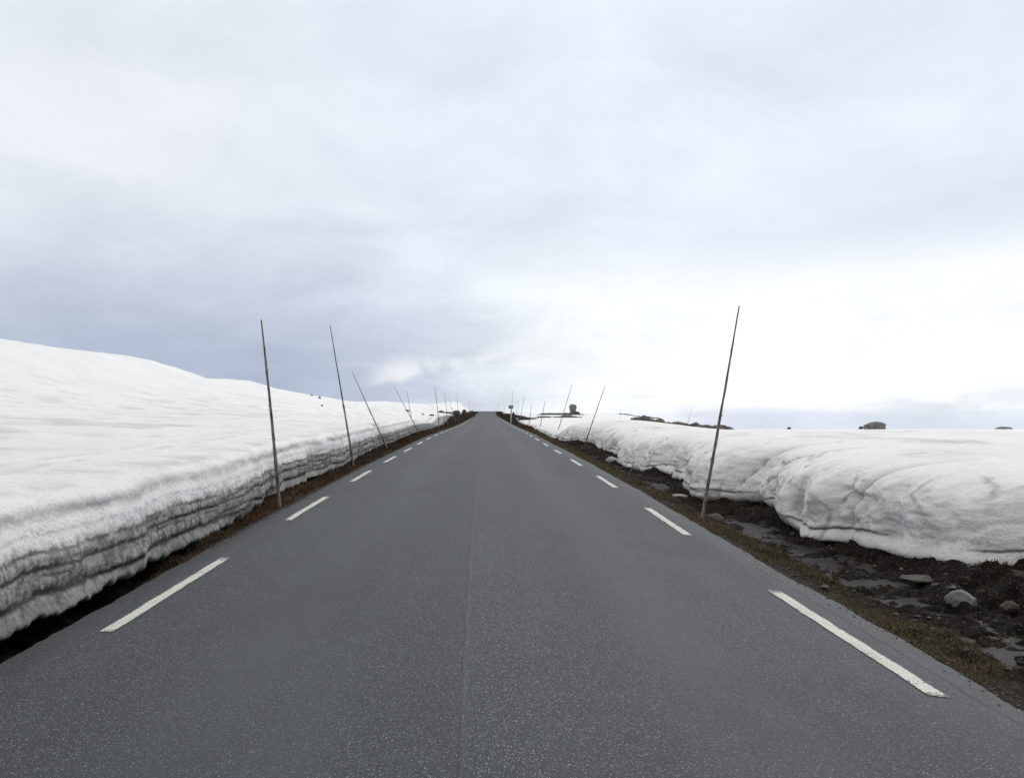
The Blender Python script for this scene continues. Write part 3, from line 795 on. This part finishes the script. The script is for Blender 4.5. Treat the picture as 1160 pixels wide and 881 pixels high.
def rock(name, px, py_base, d, wpx, hpx, depth, seed, mat, label, cat='rock', group=None, bury=.12, boxy=0., cuts=7, hi=False, rough=.12, rot=0., taper=0., skew=0.):
    """a boulder whose foot stands on the ground at distance d"""
    X = (px-CX)*d/FPX
    w, h = wpx*d/FPX, hpx*d/FPX
    hh = h*(1+bury)
    V, F = rock_shape((w, depth*w, hh), seed, cuts, rough, hi, boxy)
    lo, top = V[:, 2].min(), V[:, 2].max()
    V = V*np.array([w/max(np.ptp(V[:, 0]), 1e-6), 1, hh/(top-lo)])
    c, s = math.cos(rot), math.sin(rot)
    tz = (V[:, 2]-V[:, 2].min())/np.ptp(V[:, 2])
    V[:, 0] = V[:, 0]*(1+taper*(tz-.8)) + skew*w*tz; V[:, 1] *= (1+taper*(tz-.8))
    V = V@np.array([[c, s, 0], [-s, c, 0], [0, 0, 1]])
    V[:, 2] -= V[:, 2].min() + h*bury
    V[:, 0] -= (V[:, 0].max()+V[:, 0].min())/2
    z = EYE - (py_base-HZ)*d/FPX if py_base is not None else ground_z(X, d)
    o = mesh_obj(name, V, F, M[mat]); o.location = (X, d, z)
    return tag(o, label, cat, group)

# stones in the right-hand ditch and peat
DG = 'stones lying in the roadside ditch'
for px, d, wpx, hpx, sd, mt, lb, bx in (
        (1088, 8.55, 36, 17, 3, 'rock_pale', 'pale pointed stone on the dark peat in the near right ditch', 0),
        (1143, 8.2, 20, 9, 7, 'rock_dark', 'small dark stone right of the pale pointed stone in the ditch', 0),
        (1038, 9.6, 36, 6, 9, 'rock_mid', 'long flat slab half sunk in peat below the snow bank', .4),
        (1063, 9.2, 16, 6, 12, 'rock_mid', 'small flat stone touching the end of the flat slab in the peat', .3),
        (1150, 9.3, 22, 9, 15, 'rock_dark', 'dark stone on the peat close under the right snow bank', .2),
        (1132, 7.4, 26, 8, 18, 'rock_dark', 'low dark stone beside the ditch water at the right edge', .2),
        (809, 14.3, 22, 10, 22, 'rock_mid', 'grey rounded stone at the foot of the tall right snow stake', .1)):
    rock('stone', px, None, d, wpx, hpx, .8, sd, mt, lb, 'stone', DG, bury=.45, boxy=bx, cuts=11, rough=.11, hi=True)

# boulders standing on the snow
rock('boulder', 991, 486, 82, 22.5, 8.5, .8, 31, 'rock', 'large flat-topped grey boulder alone on the right snow horizon', 'boulder', 'boulders on the snow', bury=.2, boxy=.84, cuts=2, hi=True, rough=.15, skew=.03)
rock('boulder', 975, 485.6, 84, 5.5, 3, .8, 33, 'rock_dark', 'small dark boulder just left of the large flat-topped one', 'boulder', 'boulders on the snow', bury=.4)
rock('boulder', 1143, 495, 40, 10, 3, .9, 35, 'rock', 'low dark stone poking through the snow at the far right', 'boulder', 'boulders on the snow', bury=.5)
rock('boulder', 894, 485.6, 86, 5, 2, .9, 37, 'rock_dark', 'tiny dark boulder on the horizon right of the tallest stake', 'boulder', 'boulders on the snow', bury=.4)
rock('rock_outcrop', 1136, 487, 100, 20, 4, .7, 39, 'rock', 'long low outcrop on the skyline at the far right', 'outcrop', 'outcrops on the right snowfield', bury=.3)
rock('balanced_boulder', 649, 469, 230, 9.4, 11.5, .9, 41, 'rock', 'tall rounded boulder on the crest right of the road', 'boulder', 'boulders on the snow', bury=.15, cuts=5, hi=True, taper=.45)
rock('boulder', 651, 469, 228, 12, 3.6, .7, 43, 'rock_dark', 'flat dark rock at the foot of the tall rounded crest boulder', 'boulder', 'boulders on the snow', bury=.4)
for px, py, d, w_, h_, sd, lb in (
        (362, 450.5, 133, 3, 2.6, 51, 'small dark rock on the left skyline between the two nearest left stakes'),
        (353, 448.5, 140, 4, 1.2, 53, 'flat rock sliver on the left skyline beside the small dark rock'),
        (364.5, 458, 100, 3, 2, 55, 'small dark rock on the left snow slope below the skyline'),
        (462, 457.6, 170, 6, 2, 57, 'flat dark rock on the snow behind the crossed thin stakes'),
        (479, 461.5, 150, 3, 2, 59, 'tiny rock on the far left snow slope'),
        (489, 463, 150, 6, 2, 61, 'dark rock at the upper end of the bare strip left of the road'),
        (516.5, 467, 190, 10, 5.5, 63, 'broad dark boulder beside the left verge near the crest'),
        (525.5, 468, 200, 6, 7, 65, 'upright dark boulder beside the left verge nearest the crest')):
    rock('boulder', px, None, d, w_, h_, .9, sd, 'rock' if sd < 60 else 'rock_dark', lb, 'boulder', 'boulders on the left slope', bury=.35)

def outcrop(name, x0, x1, py0, py1, hpx, d, seed, label, mat='rock_dark', cat='outcrop', group='outcrops on the right snowfield', depth=2.0, ztie=True):
    """a long, low, broken rib of rock: a ridged strip with real depth"""
    n, mrow = 90, 9
    xs = np.linspace(0, 1, n); cs = np.linspace(-1, 1, mrow)
    T, C = np.meshgrid(xs, cs, indexing='ij')
    X = (x0+(x1-x0)*T-CX)*d/FPX
    Y = d + depth*C + .4*vnoise(T*7, C*2, 0, seed)
    prof = np.sqrt(np.clip(1-C**2, 0, 1))*np.minimum(1, np.minimum(T, 1-T)*7)
    lum = np.clip(.55+.40*vnoise(T*4.5, C*.8, 0, seed+1)+.22*fbm(T*16, C*2, 0, seed+2, 4), .22, 1.2)
    base = EYE-(py0+(py1-py0)*T-HZ)*d/FPX
    gz = np.array([ground_z(a, b_) for a, b_ in zip(X.ravel(), Y.ravel())]).reshape(X.shape)
    Z = np.maximum(base, gz) + prof*lum*hpx*d/FPX - .12*(1-prof) - .03
    o = mesh_obj(name, np.stack([X, Y, Z], -1).reshape(-1, 3), grid_faces(n, mrow, False), M[mat], smooth=False)
    return tag(o, label, cat, group)
outcrop('rock_outcrop', 708, 756, 478.5, 481.5, 6.5, 62, 71, 'dark rubbly outcrop on the snow left of the tallest stake, with the highest hump')
outcrop('rock_outcrop', 752, 796, 480, 483, 5.5, 64, 73, 'brown-black broken outcrop on the snow between two other outcrops')
outcrop('rock_outcrop', 790, 827, 482.6, 483.8, 3.0, 66, 75, 'thin dark outcrop on the snow crossing behind the tallest stake')
HG = 'bare heather strips on the far snow'
outcrop('heather_strip', 604, 668, 469.5, 471.5, 2.6, 205, 81, 'upper thin strip of bare heather below the crest boulder', cat='heather strip', group=HG, depth=1.5)
outcrop('heather_strip', 600, 666, 472.6, 476, 3.0, 150, 83, 'lower dark strip of bare heather across the snow right of the road', cat='heather strip', group=HG, depth=1.2)
outcrop('heather_strip', 641, 650, 488.5, 488.5, 2.5, 55, 85, 'short dark heather tuft line at the end of the right snow bank', cat='heather strip', group=HG, depth=.4)
outcrop('heather_strip', 495, 515, 466, 468, 2.0, 165, 87, 'thin bare strip crossing the left snow towards the verge', cat='heather strip', group=HG, depth=1.0)
outcrop('heather_strip', 696, 752, 470, 474, 1.3, 300, 89, 'faint bare strip far behind the rubbly outcrops', cat='heather strip', group=HG, depth=2)

# ------------------------------------------------------------------ snow stakes
def stake_mesh(name, seed, r0, r1, mat, bend, knots):
    r = np.random.default_rng(seed)
    n, k = 44, 9
    V, F = [], []
    zs = np.linspace(0, 1, n)
    ph = r.uniform(0, 6.28)
    cx = bend*np.sin(zs*2.6+ph)-bend*np.sin(ph)-zs*(bend*np.sin(2.6+ph)-bend*np.sin(ph)) + .0035*vnoise(zs*14, seed, 0, seed)*np.sin(np.pi*zs)
    cy = .5*bend*np.sin(zs*3.3+ph*2)-.5*bend*np.sin(ph*2)-zs*(.5*bend*np.sin(3.3+ph*2)-.5*bend*np.sin(ph*2))
    for i, z in enumerate(zs):
        rr = (r0+(r1-r0)*z)*(1+.10*float(vnoise(z*22, seed, 0, seed+3)))
        for q in knots: rr *= 1+.45*math.exp(-((z-q)/.006)**2)
        for j in range(k):
            a = 2*math.pi*j/k
            V.append((cx[i]*3+rr*math.cos(a)*(1+.08*math.sin(3*a+z*9)), cy[i]*3+rr*math.sin(a), z))
    for i in range(n-1):
        for j in range(k):
            F.append((i*k+j, i*k+(j+1) % k, (i+1)*k+(j+1) % k, (i+1)*k+j))
    V.append((cx[-1]*3, cy[-1]*3, 1.006)); F += [((n-1)*k+j, (n-1)*k+(j+1) % k, len(V)-1) for j in range(k)]
    # little cut branch stubs
    for q in knots:
        i = int(q*(n-1)); a = r.uniform(0, 6.28); rr = (r0+(r1-r0)*q); b0 = len(V)
        c = np.array([cx[i]*3, cy[i]*3, q]); dv = np.array([math.cos(a), math.sin(a), 0])
        tv = np.array([-math.sin(a), math.cos(a), 0])
        tip = c+dv*rr*2.1+np.array([0, 0, .007])
        for s in (-1, 1):
            V.append(tuple(c+dv*rr*.6+tv*rr*.4*s)); V.append(tuple(tip+tv*rr*.3*s))
        V.append(tuple(c+dv*rr*.6+np.array([0, 0, .006]))); V.append(tuple(tip+np.array([0, 0, .004])))
        F += [(b0, b0+1, b0+5, b0+4), (b0+4, b0+5, b0+3, b0+2), (b0+2, b0+3, b0+1, b0), (b0+1, b0+3, b0+5)]
    return np.array(V), F, mat

PROTO = []
for sd, r0, r1, mt, bend, kn in ((1, .033, .011, 'stick_dark', .006, (.22, .41, .57, .75)), (2, .028, .0095, 'stick', .005, (.33, .52, .8)), (3, .029, .010, 'stick_dark', .008, (.18, .47, .66))):
    V, F, mt = stake_mesh('snow_stake', sd, r0, r1, mt, bend, kn)
    PROTO.append((V, F, mt, []))
SG = 'snow stakes along the road'
def stake(bx, tx, ty, d, var, label, by=None, sink=.25):
    Xb, Xt = (bx-CX)*d/FPX, (tx-CX)*d/FPX
    zb = ground_z(Xb, d) if by is None else EYE-(by-HZ)*d/FPX
    zt = EYE-(ty-HZ)*d/FPX
    v = Vector((Xt-Xb, 0, zt-zb)); L = v.length; u = v.normalized()
    V, F, mt, made = PROTO[var]
    if not made:
        o = mesh_obj('snow_stake', V, F, M[mt]); made.append(o)
    else:
        o = made[0].copy(); COL.objects.link(o)
    o.location = Vector((Xb, d, zb)) - u*sink
    o.rotation_mode = 'QUATERNION'; o.rotation_quaternion = u.to_track_quat('Z', 'Y')
    o.scale = (1, 1, L+sink)
    return tag(o, label, 'snow stake', SG)

stake(316.5, 296, 363, 14.3, 0, 'tall dark barked stake at the left verge, nearest of the left row', by=574)
stake(401, 374, 369, 23.6, 2, 'second tall stake of the left row, tilted slightly left against the snow wall', by=531)
stake(440, 399, 421, 34.0, 1, 'strongly left-leaning stake beside the dark notch in the left bank', by=510.5)
stake(477, 446, 437, 57, 1, 'thin left-leaning stake at the end of the layered left bank, crossing another', by=494)
stake(466.3, 461, 442.5, 76, 2, 'thin stake rising out of the snow itself, crossed by the leaning one', by=477)
stake(497.8, 492.6, 437.5, 70, 0, 'upright dark stake on the left verge where the snow wall ends', by=485.5)
stake(507, 503.5, 444.6, 95, 0, 'first of the cluster of far stakes on the left verge', by=477.5)
stake(515.5, 507.5, 448, 112, 1, 'left-leaning stake in the middle of the far left cluster', by=475)
stake(519.6, 517.4, 446, 108, 0, 'upright stake in front of the broad dark boulder on the left verge', by=475.5)
stake(532.6, 531.4, 454, 215, 0, 'tiny stake beside the left verge just past the upright dark boulder', by=469)
stake(537.2, 536, 457, 260, 1, 'tiny stake second from the crest on the left verge')
stake(539.6, 538.4, 457.6, 300, 2, 'tiny stake nearest the crest on the left of the road')
stake(543.3, 542.5, 460.5, 372, 0, 'tiny stake on the left standing exactly at the crest')
stake(795, 837.3, 347, 13.3, 1, 'tallest brown stake on the right, leaning right in front of the snow bank', by=588)
stake(662, 685.4, 437, 42, 2, 'right-leaning stake against the end of the right snow bank', by=505.5)
stake(631, 648, 435, 57, 1, 'right-leaning slender stake past the end of the right bank', by=491.5)
stake(611.5, 617.5, 453.7, 73, 0, 'shorter stake on the right verge, third past the bank end', by=487)
stake(599, 602.4, 457, 78, 2, 'short upright stake in front of the heather berm on the right', by=484.8)
stake(587.8, 594.5, 447, 98, 1, 'slender right-leaning stake close to the road sign', by=480.5)
stake(586.6, 587.7, 452, 190, 2, 'faint distant stake behind the berm, right of the sign')
stake(584.8, 585.2, 453, 215, 1, 'faint distant stake between the sign and the other faint one')
stake(579.4, 580.8, 442.4, 116, 0, 'tall stake standing directly behind the small road sign', by=473)
stake(570.2, 570.8, 457, 270, 2, 'tiny stake left of the road sign on the far right verge')
stake(571.4, 572.4, 454.5, 300, 1, 'tiny leaning stake left of the sign, behind its neighbour')
stake(565.2, 565.6, 455.5, 330, 0, 'tiny upright stake on the right just before the crest')
stake(562.2, 562.6, 459.8, 366, 2, 'tiny stake on the right standing exactly at the crest')
stake(702.7, 702.3, 463.2, 150, 1, 'thin vertical stake far out on the snow left of the outcrops', by=478)
stake(780, 783.5, 461, 150, 2, 'thin tilted stake far out behind the middle outcrop', by=477)

# broken stub of a stake
Xs = (711-CX)*22.6/FPX
stub = mesh_obj('broken_stake', PROTO[1][0]*np.array([1.0, 1.0, 1.0]), PROTO[1][1], M['stick'])
zt = EYE-(525-HZ)*22.6/FPX; zb = EYE-(541-HZ)*22.6/FPX
u = Vector(((718-711)*22.6/FPX, .05, zt-zb)); Ls = u.length; u.normalize()
stub.location = Vector((Xs, 22.6, zb))-u*.12; stub.rotation_mode = 'QUATERNION'; stub.rotation_quaternion = u.to_track_quat('Z', 'Y'); stub.scale = (.8, .8, Ls+.12)
tag(stub, 'short broken stub of a stake in the ditch before the right snow bank', 'stake stub')

# ------------------------------------------------------------------ road sign and marker by the far right verge
def box(c, s):
    x, y, z = c; a, b_, h = s[0]/2, s[1]/2, s[2]/2
    V = [(x+i*a, y+j*b_, z+k*h) for i in (-1, 1) for j in (-1, 1) for k in (-1, 1)]
    F = [(0, 1, 3, 2), (4, 6, 7, 5), (0, 4, 5, 1), (2, 3, 7, 6), (0, 2, 6, 4), (1, 5, 7, 3)]
    return V, F
def tube(z0, z1, r, n=12):
    V = [(r*math.cos(2*math.pi*j/n), r*math.sin(2*math.pi*j/n), z) for z in (z0, z1) for j in range(n)]
    F = [(j, (j+1) % n, n+(j+1) % n, n+j) for j in range(n)] + [tuple(range(n, 2*n))]
    return V, F
def bevel(o, w):
    md = o.modifiers.new('bevel', 'BEVEL'); md.width = w; md.segments = 2
    return o
M['sign_grey'] = mat_plain('grey_sign_back', (.30, .32, .33), .5, .3)
M['sign_white'] = mat_plain('white_sign_post', (.45, .46, .47), .5)
M['sign_dark'] = mat_plain('dark_sign_face', (.12, .15, .16), .5)
M['black_post'] = mat_plain('dark_marker_post', (.04, .038, .036), .7)
ds_ = 112.0
sx = (578.9-CX)*ds_/FPX; sz = ground_z(sx, ds_)
sign = bpy.data.objects.new('road_sign', None); COL.objects.link(sign); sign.location = (sx, ds_, sz)
tag(sign, 'small grey road sign on a white post on the far right verge', 'road sign')
zt = EYE-(458.9-HZ)*ds_/FPX - sz; zb = EYE-(462.8-HZ)*ds_/FPX - sz
mesh_obj('post', *tube(-.3, zt-.03, .055), M['sign_white'], sign)
pn = bevel(mesh_obj('panel', *box((0, -.085, (zt+zb)/2), (.58, .03, zt-zb)), M['sign_grey'], sign, smooth=False), .008)
fc = bevel(mesh_obj('dark_field', *box((-.13, -.106, (zt+zb)/2), (.27, .008, (zt-zb)*.8)), M['sign_dark'], pn, smooth=False), .002)
dm = 104.0
mx_ = (581.7-CX)*dm/FPX; mz = ground_z(mx_, dm)
mk = bpy.data.objects.new('marker_post', None); COL.objects.link(mk); mk.location = (mx_, dm, mz)
tag(mk, 'dark squat marker post on the right verge below the road sign', 'marker post')
hh = EYE-(466.5-HZ)*dm/FPX - mz
bevel(mesh_obj('body', *box((0, 0, (hh-.08)/2-.1), (.24, .2, hh+.12)), M['black_post'], mk, smooth=False), .02)
bevel(mesh_obj('cap', *box((0, 0, hh-.055), (.29, .25, .05)), M['black_post'], mk, smooth=False), .015)

# lumps of old snow left in the ditch
for px, d, w_, h_, sd, lb in ((769, 18.6, 24, 5, 91, 'flat remnant of old snow in the ditch left of the tallest stake'),
                              (693, 30.5, 14, 6, 93, 'small snow lump fallen from the right bank at its far end')):
    rock('snow_lump', px, None, d, w_, h_, .6, sd, 'snow_r', lb, 'snow lump', 'snow lumps in the ditch', bury=.4, cuts=3)
